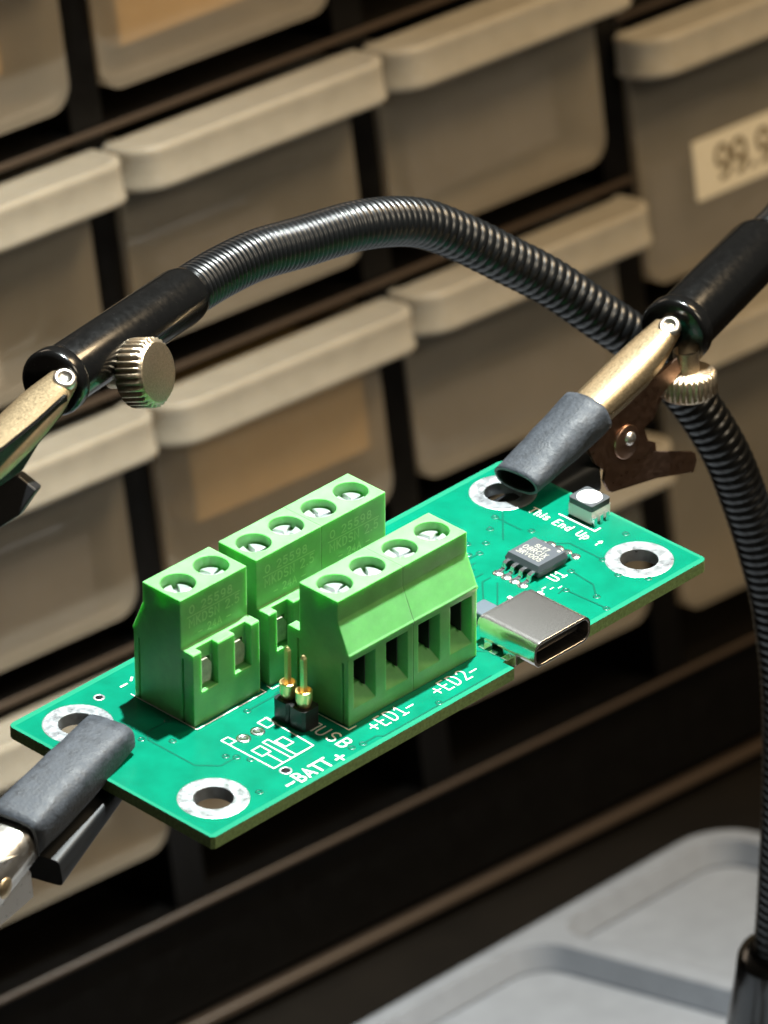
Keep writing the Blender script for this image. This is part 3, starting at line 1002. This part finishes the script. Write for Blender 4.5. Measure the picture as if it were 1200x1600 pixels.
for k in range(8):
    sp_ = MB()
    sp_.box(49.6 + 0.8 * k, 49.95 + 0.8 * k, -25.4, -24.4, 0.015, 0.10)
    sp_.build('solder_pad', M['solder'], pcb)

# --- eight-pin chip
ch = MB()
cx0, cx1, cy0, cy1 = 62.1, 67.1, -21.4, -16.2
z0, zm, z1 = 0.18, 1.0, 1.72
v = [(cx0 + .28, cy0 + .2, z0), (cx1 - .28, cy0 + .2, z0), (cx1 - .28, cy1 - .2, z0), (cx0 + .28, cy1 - .2, z0),
     (cx0, cy0, zm), (cx1, cy0, zm), (cx1, cy1, zm), (cx0, cy1, zm),
     (cx0 + .32, cy0 + .25, z1), (cx1 - .32, cy0 + .25, z1), (cx1 - .32, cy1 - .25, z1), (cx0 + .32, cy1 - .25, z1)]
ch.add(v, [(0, 3, 2, 1), (0, 1, 5, 4), (1, 2, 6, 5), (2, 3, 7, 6), (3, 0, 4, 7), (4, 5, 9, 8), (5, 6, 10, 9), (6, 7, 11, 10), (7, 4, 8, 11), (8, 9, 10, 11)])
chip = ch.build('chip', M['chip'], pcb)
for side in (0, 1):
    for k in range(4):
        y = -16.95 - 1.27 * k
        s = -1 if side == 0 else 1
        xb = cx0 if side == 0 else cx1
        ld = MB()
        pr = [(0.1, 1.05), (-0.55, 1.05), (-0.85, 0.9), (-1.0, 0.35), (-1.15, 0.22), (-1.85, 0.20), (-1.85, 0.03), (-1.0, 0.03), (-0.78, 0.2), (-0.66, 0.72), (-0.5, 0.85), (0.1, 0.85)]
        ld.prism([(xb - s * a if side == 1 else xb + a, q) for a, q in pr], lambda p, q, t: (p, t, q), y - 0.27, y + 0.27)
        ld.build('lead', M['solder'], chip)
        pd = MB()
        xe = xb + s * 1.6
        pd.lathe([(0.0, 0.20), (0.35, 0.17), (0.62, 0.06), (0.66, 0.015)], (xe + s * 0.25, y, 0), n=16)
        pd.build('solder_joint', M['solder'], chip)
mf = lambda ox, oy: (lambda x, y, z: Vector((ox + y, oy - x, z)))
for txt, sz, ww, ox, oy in (('SLR7', 0.62, 0.12, 65.3, -17.8), ('O8RCIX', 0.78, 0.13, 64.2, -16.9), ('3RVOO5', 0.74, 0.13, 63.15, -16.9)):
    mk = MB()
    write(mk, txt, sz, ww, mf(ox, oy), 1.735, gap=0.14)
    mk.build('chip_lettering', M['chipmark'], chip, fix=False)
mk = MB()
mk.lathe([(0.0, 1.73), (0.22, 1.73)], (66.4, -20.6, 0), n=16)
mk.build('pin_one_dot', M['chipmark'], chip, fix=False)

# --- addressable LED with its white lens
le = MB()
lx0, lx1, ly0, ly1 = 75.15, 78.3, -17.6, -14.0
le.box(lx0, lx1, ly0, ly1, 0.15, 1.75)
led = le.build('light_diode', M['ledwhite'], pcb)
rm = MB()
rm.prism(rounded(lx0 - 0.05, lx1 + 0.05, ly0 - 0.05, ly1 + 0.05, 0.35, 4), lambda p, q, t: (p, q, t), 1.76, 2.5)
rm.build('dark_rim', M['leddark'], led)
ln = MB()
ln.lathe([(1.52, 2.49), (1.5, 2.56), (1.25, 2.70), (0.7, 2.80), (0.0, 2.83)], ((lx0 + lx1) / 2, (ly0 + ly1) / 2, 0), n=36)
ln.build('lens', M['ledlens'], led)
for y in (-17.95,):
    for x in (75.4, 76.4, 77.4):
        l_ = MB()
        l_.box(x - 0.25, x + 0.25, ly0 - 0.45, ly0 - 0.003, 0.03, 1.1)
        l_.build('lead', M['solder'], led)

ind = MB()
ind.box(50.6, 53.4, -23.9, -21.2, 0.1, 1.6)
ind.build('inductor', M['inductor'], pcb, bevel=0.25)
for x, y in ((58.3, -23.3), (59.6, -24.3), (56.6, -22.6)):
    cp = MB()
    cp.box(x, x + 0.5, y, y + 0.9, 0.02, 0.45)
    cp.build('small_capacitor', M['ledwhite'], pcb)


# ------------------------------------------------------------------ helping-hand arms and clips
def ring_sec(a, b=None, n=28, p=2.0):
    b = b if b else a
    out = []
    for i in range(n):
        t = 2 * math.pi * i / n
        c, s = math.cos(t), math.sin(t)
        out.append((a * abs(c) ** (2 / p) * (1 if c >= 0 else -1), b * abs(s) ** (2 / p) * (1 if s >= 0 else -1)))
    return out


def hose_mesh(path_pts, rad, pitch, origin, name, parent):
    """corrugated hose; pitch: function of the distance along it (the rings bunch up on one stretch)"""
    fine = smooth_path(path_pts, 0.04)
    path, ph, nxt = [], 0.0, 0.0
    sub_ = 8
    for i, p in enumerate(fine):
        if ph >= nxt:
            path.append(p)
            nxt += 1.0 / sub_
        ph += 0.04 / pitch(i * 0.04)
    base = ring_sec(1.0, n=30)
    b = MB()

    def sec(i, t):
        r = rad * (0.91 + 0.09 * abs(math.sin(math.pi * (i % sub_) / sub_)) ** 0.7)
        return [(p * r, q * r) for p, q in base]
    b.sweep(path, sec, (0.3, -0.6, 0.74))
    return b.build(name, M['hose'], parent, origin)


def knurl(origin_pt, axis, r, h, parent, root_o, name='thumb_screw', nk=30):
    b = MB()
    wob = lambda a, hh: 1.0 + (0.045 * (1 if math.sin(a * nk) > 0 else -1) if 0.09 * h < hh < 0.9 * h else 0.0)
    prof_ = [(0.0, 0.0), (r * 0.9, 0.0), (r * 0.97, h * 0.10), (r, h * 0.14), (r, h * 0.86), (r * 0.97, h * 0.9), (r * 0.9, h), (r * 0.9, h), (r * 0.84, h * 1.02), (0.0, h * 1.02)]
    b.lathe(prof_, origin_pt, axis, n=nk * 6, wob=wob)
    b.lathe([(r * 0.45, -2.6), (r * 0.45, 0.02)], origin_pt, axis, n=24)
    return b.build(name, M['knob'], parent, root_o)


def barrel(p0, p1, r, parent, o, flange=1.0):
    """black painted tube from p0 (flanged mouth) to p1"""
    ax = (p1 - p0).normalized()
    L = (p1 - p0).length
    b = MB()
    b.lathe([(r * 0.55, -0.2), (r * 0.55, 0.0), (r * 0.9, 0.0), (r * 0.98, 0.15), (r, 0.4), (r, L - 2.2), (r * 0.97, L - 1.0), (r * 0.90, L), (r * 0.6, L)], p0, ax, n=48)
    t = b.build('barrel', M['paint'], parent, o)
    c = MB()
    rf = r * 1.12
    c.lathe([(r * 0.3, -2.2), (rf * 0.86, -2.2), (rf * 0.97, -1.95), (rf, -1.6), (rf, -0.4), (rf * 0.98, -0.1), (r * 0.9, 0.05)], p0, ax, n=48)
    c.build('collar', M['paint'], parent, o)
    return ax


# --- arm A: hose arching across the picture, barrel with knob at its end
pA = [at(95, 590, 736.0), at(292, 458, 758.0)]
socket_top = at(1212, 1492, 862)
hoseA = [at(285, 462, 757.4), at(340, 428, 762), at(400, 399, 766), at(465, 380, 770), at(562, 352, 776), at(645, 347, 784), at(713, 368, 789.5), at(790, 405, 794.5), at(858, 440, 798.5),
         at(935, 492, 802.5), at(1003, 541, 806.5), at(1075, 617, 811.5), at(1130, 700, 816), at(1163, 780, 821), at(1190, 862, 826), at(1211, 950, 831), at(1226, 1080, 838), at(1226, 1250, 848), at(1219, 1400, 857), socket_top]
armA = thing('gooseneck_arm', 'black corrugated gooseneck arching over the board to a barrel with a round knurled knob', 'gooseneck arm', socket_top)
hose_mesh(hoseA, 2.98, lambda d: 0.72 + 0.56 * min(1.0, max(0.0, (d - 24.0) / 16.0)), socket_top, 'corrugated_hose', armA)
axA = barrel(pA[0], pA[1], 3.45, armA, socket_top)
kdir = (RIGHT * 0.62 + DOWN * 0.12 - FWD * 0.78)
kdir = (kdir - axA * kdir.dot(axA)).normalized()
kc = pA[0] + (pA[1] - pA[0]) * 0.40
knurl(hit(205, 583, kc + kdir * 4.1, FWD), kdir, 3.75, 3.6, armA, socket_top)
so_ = MB()
sdir = (at(1198, 1640, 872) - socket_top).normalized()
so_.lathe([(3.2, -0.5), (4.6, -0.3), (4.9, 0.6), (5.0, 4), (5.6, 13), (5.6, 16), (0, 16.5)], socket_top, sdir, n=40)
foot = socket_top + sdir * 11
so_.lathe([(0, 5.02), (9.5, 5.02), (9.8, 5.6), (9.4, 7.6), (7.0, 8.6), (5.5, 9.2), (5.5, foot.z), (0, foot.z + 1.0)], (foot.x, foot.y, 0), (0, 0, 1), n=40)
so_.build('socket', M['paint'], armA, socket_top)

# --- arm B: barrel at the upper edge of the picture with its own hose
cB = at(1051, 523, 789.5)
dB = (at(1200, 372, 812) - cB).normalized()
pB = [cB + dB * 2.3, cB + dB * 26.5]
armB = thing('gooseneck_arm', 'black barrel and hose entering at the upper edge, holding the gold clip on the board', 'gooseneck arm', pB[1])
axB = barrel(pB[0], pB[1], 3.85, armB, pB[1])
hose_mesh([pB[1] - dB * 0.6, pB[1] + dB * 8, pB[1] + dB * 18 + Vector((0, 0, 2)), pB[1] + dB * 40 + Vector((6, -4, -4)), pB[1] + dB * 60 + Vector((20, -14, -40))], 2.98, lambda d: 1.1, pB[1], 'corrugated_hose', armB)
kB = (DOWN * 0.90 + FWD * 0.42 + RIGHT * 0.06).normalized()
knurl(at(1073, 579, 790), kB, 3.4, 3.1, armB, pB[1])


def clip_frame(tip, tail, upv):
    ax = (tail - tip).normalized()
    side = ax.cross(upv).normalized()
    up = side.cross(ax).normalized()
    return ax, side, up


def trough(path, widths, depths, up, th=0.45, p=2.6, n=18):
    """sheet-metal jaw: a U section open below, with thickness"""
    b = MB()

    def sec(i, t):
        k = t * (len(widths) - 1)
        j = min(int(k), len(widths) - 2)
        w = widths[j] + (widths[j + 1] - widths[j]) * (k - j)
        d = depths[j] + (depths[j + 1] - depths[j]) * (k - j)
        o_, i_ = [], []
        for q in range(n + 1):
            a = math.pi * q / n
            c, s = math.cos(a), math.sin(a)
            o_.append((w * abs(c) ** (2 / p) * (1 if c > 0 else -1), d * (abs(s) ** (2 / p)) - d))
            i_.append(((w - th) * abs(c) ** (2 / p) * (1 if c > 0 else -1), (d - th) * (abs(s) ** (2 / p)) - d))
        return o_ + i_[::-1]
    b.sweep(path, sec, up)
    return b


def oval_tube(path, aa, bb, up, wall, p=2.4, n=48, crease=0.03):
    """soft sleeve with a visible bore; aa, bb: half-widths along the path"""
    b = MB()

    def lerp(L, t):
        k = t * (len(L) - 1)
        j = min(int(k), len(L) - 2)
        return L[j] + (L[j + 1] - L[j]) * (k - j)
    N = len(path)

    def creased(sec_, t):
        out = []
        for k_, (x_, y_) in enumerate(sec_):
            a_ = 2 * math.pi * k_ / n
            w_ = 1 + crease * (0.5 * math.sin(3 * a_ + 5 * t + 1) + 0.35 * math.sin(7 * a_ - 9 * t) * t + 0.5 * math.sin(2 * a_ + 13 * t) * math.sin(6.0 * t))
            out.append((x_ * w_, y_ * w_))
        return out
    outer_ = lambda i, t: creased(ring_sec(lerp(aa, t), lerp(bb, t), n, p), t)
    inner_ = lambda i, t: creased(ring_sec(max(0.1, lerp(aa, t) - wall), max(0.1, lerp(bb, t) - wall), n, p), t)
    b.sweep(path, outer_, up, caps=False)
    b.sweep(path, inner_, up, caps=False, mi=1)
    o0 = len(b.v) - 2 * N * n
    for end in (0, N - 1):
        a = o0 + end * n
        c = o0 + N * n + end * n
        for j in range(n):
            j2 = (j + 1) % n
            b.f.append([a + j, a + j2, c + j2, c + j])
            b.s.append(False)
            b.m.append(2)
    return b


def line(a, b, n):
    return [a + (b - a) * (i / (n - 1)) for i in range(n)]


def rivet(pt, axis, r, parent, o, mt):
    b = MB()
    b.lathe([(r, -0.3), (r, 0.15), (r * 0.8, 0.35), (r * 0.4, 0.5), (0, 0.55)], pt, axis, n=24)
    return b.build('rivet', mt, parent, o)


def side_plate(pix, p0, nrm, th, mt, parent, o, name, shift=0.0):
    P = [hit(x, y, p0, nrm) + nrm * shift for x, y in pix]
    b = MB()
    n = len(P)
    b.add(P + [q + nrm * th for q in P], [tuple(range(n)), tuple(range(2 * n - 1, n - 1, -1))] + [(i, (i + 1) % n, n + (i + 1) % n, n + i) for i in range(n)])
    return b.build(name, mt, parent, o)


# --- clip on the far end of the board (gold, grey sleeve)
tipR = bw(71.0, -4.6, 2.9)
tipR = hit(806, 752, tipR, FWD)
tailR = at(1050, 516, 788.5)
aR, sR, uR = clip_frame(tipR, tailR, B.to_3x3() @ Vector((-0.25, 0.1, 1)))
rootR = thing('alligator_clip', 'gold alligator clip with hollow grey sleeve gripping the board beside the white LED', 'clip', tailR, group='alligator clips of the helping hand')
LR = (tailR - tipR).length
jaw = trough(line(tipR + aR * LR * 0.30, tailR - aR * 0.6, 14), [2.6, 2.7, 2.8, 2.85, 2.6, 1.9], [2.6, 2.8, 2.9, 2.9, 2.4, 1.5], uR, p=3.2)
JP = [p + uR * 2.0 for p in []]
jo = jaw.build('upper_jaw', M['goldclip'], rootR, tailR)
jo.location = uR * 1.9 * MM
slv = oval_tube(line(tipR, tipR + aR * LR * 0.46, 24), [3.3, 3.3, 3.45, 3.5, 3.5], [1.65, 1.9, 2.25, 2.5, 2.6], uR, 0.36)
slv.build('sleeve', [M['shrink'], M['shrinkin'], M['shrinkrim']], rootR, tailR)
pinb = MB()
pinb.lathe([(0.0, -0.5), (1.3, -0.5), (1.3, 0.2), (1.0, 0.4), (0.8, 0.4), (0.75, 0.1), (0.0, 0.1)], at(1046, 510, 786.4), (uR * 0.8 - FWD * 0.6).normalized(), n=32)
pinb.build('pivot_eye', M['steelclip'], rootR, tailR)
pl_n = sR if sR.dot(-FWD) > 0 else -sR
p0R = tipR + aR * LR * 0.5 + pl_n * 2.2
lowR = [(918, 700), (940, 668), (1000, 612), (1058, 560), (1064, 580), (1030, 622), (1018, 652), (1002, 668), (1010, 690), (1020, 690), (1022, 706), (1082, 706), (1085, 718), (1080, 736), (1022, 746), (952, 768), (944, 752), (946, 736), (930, 724)]
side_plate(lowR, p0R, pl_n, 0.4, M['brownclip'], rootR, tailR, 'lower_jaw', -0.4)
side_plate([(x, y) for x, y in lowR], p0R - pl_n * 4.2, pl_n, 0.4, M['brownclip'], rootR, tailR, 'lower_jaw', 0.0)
floor_ = MB()
fp = [hit(x, y, p0R, pl_n) for x, y in ((1022, 744), (1083, 735), (1085, 708))]
floor_.add([fp[0], fp[1], fp[1] - pl_n * 4.0, fp[0] - pl_n * 4.0, fp[1] + uR * 0.4, fp[0] + uR * 0.4, fp[1] - pl_n * 4.0 + uR * 0.4, fp[0] - pl_n * 4.0 + uR * 0.4],
           [(0, 1, 2, 3), (4, 5, 7, 6), (0, 1, 4, 5), (1, 2, 6, 4), (2, 3, 7, 6), (3, 0, 5, 7)])
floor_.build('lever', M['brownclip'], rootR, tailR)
hub = MB()
hub.lathe([(2.1, -0.15), (2.1, 0.18), (1.95, 0.3), (0.0, 0.3)], hit(978, 690, p0R, pl_n), pl_n, n=36)
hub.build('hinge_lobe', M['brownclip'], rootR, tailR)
rivet(hit(981, 684, p0R, pl_n) + pl_n * 0.3, pl_n, 0.85, rootR, tailR, M['steelclip'])
tongue = MB()                                             # lower jaw nose under the board
tongue.sweep(line(bw(72.5, -5.0, -2.6), hit(945, 745, p0R, pl_n) - pl_n * 2.2, 8), lambda i, t: ring_sec(2.0, 0.9 + 1.4 * t, 24, 3), uR)
tongue.build('jaw_nose', M['shrinkin'], rootR, tailR)
spr = MB()
spc = hit(934, 722, p0R - pl_n * 1.0, pl_n)
spr.sweep(smooth_path([spc + Vector((0, 0, 2.4)), spc + pl_n * 0.5, spc - uR * 1.2 - aR * 0.8], 0.3), lambda i, t: ring_sec(0.22, n=10), uR + aR * 0.3)
spr.build('spring', M['goldclip'], rootR, tailR)

# --- empty clip hanging from arm A
tailL = at(100, 592, 733)
dirL = (at(0, 694, 716) - tailL).normalized()
tipL = tailL + dirL * 30
aL, sL, uL = clip_frame(tipL, tailL, Vector((0.05, -0.35, 1)))
rootL = thing('alligator_clip', 'empty gold alligator clip with open dark jaws, dangling from the barrel with the knob', 'clip', tailL, group='alligator clips of the helping hand')
jl = trough(line(tailL - aL * 0.4, tipL, 14), [1.7, 2.5, 2.75, 2.8, 2.7, 2.4], [1.2, 1.6, 1.8, 1.9, 1.8, 1.6], uL)
jlo = jl.build('upper_jaw', M['goldclip'], rootL, tailL)
jlo.location = uL * 1.0 * MM
pe = MB()
pe.lathe([(0.0, -0.5), (1.3, -0.5), (1.3, 0.2), (1.0, 0.4), (0.8, 0.4), (0.75, 0.1), (0.0, 0.1)], at(101, 592, 730), (uL * 0.75 - FWD * 0.6 ).normalized(), n=32)
pe.build('pivot_eye', M['steelclip'], rootL, tailL)
pn = sL if sL.dot(-FWD) > 0 else -sL
p0L = tailL - aL * 10 + pn * 2.3
side_plate([(106, 640), (62, 692), (36, 735), (0, 760), (-40, 800), (-40, 735), (0, 708), (60, 660), (106, 618)], p0L, pn, 0.45, M['paint'], rootL, tailL, 'lower_jaw', -0.5)
bp = MB()
pp = [at(x, y, 720) for x, y in ((28, 742), (58, 766), (46, 782), (30, 806), (-40, 850), (-40, 760))]
n = len(pp)
off = (FWD * 3.2 + RIGHT * 0.4 - DOWN * 0.5)
bp.add(pp + [q + off for q in pp], [tuple(range(n)), tuple(range(2 * n - 1, n - 1, -1))] + [(i, (i + 1) % n, n + (i + 1) % n, n + i) for i in range(n)])
bp.build('lever_grip', M['blackplastic'], rootL, tailL, bevel=0.25)

# --- clip on the near end of the board (grey flattened sleeve)
tipN = bw(5.0, -11.3, 1.9)
tailN = bw(5.0 - 19.5 * 1.35, -11.3 - 4.1 * 1.35, -2.0)
aN, sN, uN = clip_frame(tipN, tailN, B.to_3x3() @ Vector((0, 0, 1)))
rootN = thing('alligator_clip', 'silver alligator clip with a flattened grey sleeve, gripping the board beside the two-pole terminal', 'clip', tailN, group='alligator clips of the helping hand')
sN_t = oval_tube(line(tipN, tipN + aN * 19.2, 14), [3.1, 3.35, 3.4, 3.4], [1.8, 2.3, 2.6, 2.7], uN, 0.4, p=3.6)
sN_t.build('sleeve', [M['shrink'], M['shrinkin'], M['shrinkrim']], rootN, tailN)
jn = trough(line(tipN + aN * 0.9, tailN, 14), [2.4, 2.6, 2.8, 3.0, 3.1, 3.2], [1.9, 2.2, 2.5, 3.2, 4.0, 4.6], uN, p=3.4)
jno = jn.build('upper_jaw', M['steelclip'], rootN, tailN)
jno.location = uN * 1.7 * MM
low0 = bw(5.0, -11.8, -2.6)
low1 = hit(62, 1356, bw(-12, -14, -4), FWD)
ln_ = MB()
ln_.sweep(line(low0, low1, 10), lambda i, t: ring_sec(2.7, 0.9 + 1.0 * t, 32, 7), uN)
ln_.build('lower_sleeve', [M['shrinkin'], M['shrinkin']], rootN, tailN)  # shade from the upper sleeve is in this colour
pnN = sN if sN.dot(-FWD) > 0 else -sN
p0N = tailN + pnN * 2.9
side_plate([(30, 1336), (50, 1364), (54, 1402), (20, 1432), (-60, 1500), (-60, 1410), (-5, 1352)], p0N, pnN, 0.45, M['steelclip'], rootN, tailN, 'lower_jaw', -0.6)
rivet(hit(6, 1388, p0N, pnN), pnN, 1.3, rootN, tailN, M['goldclip'])
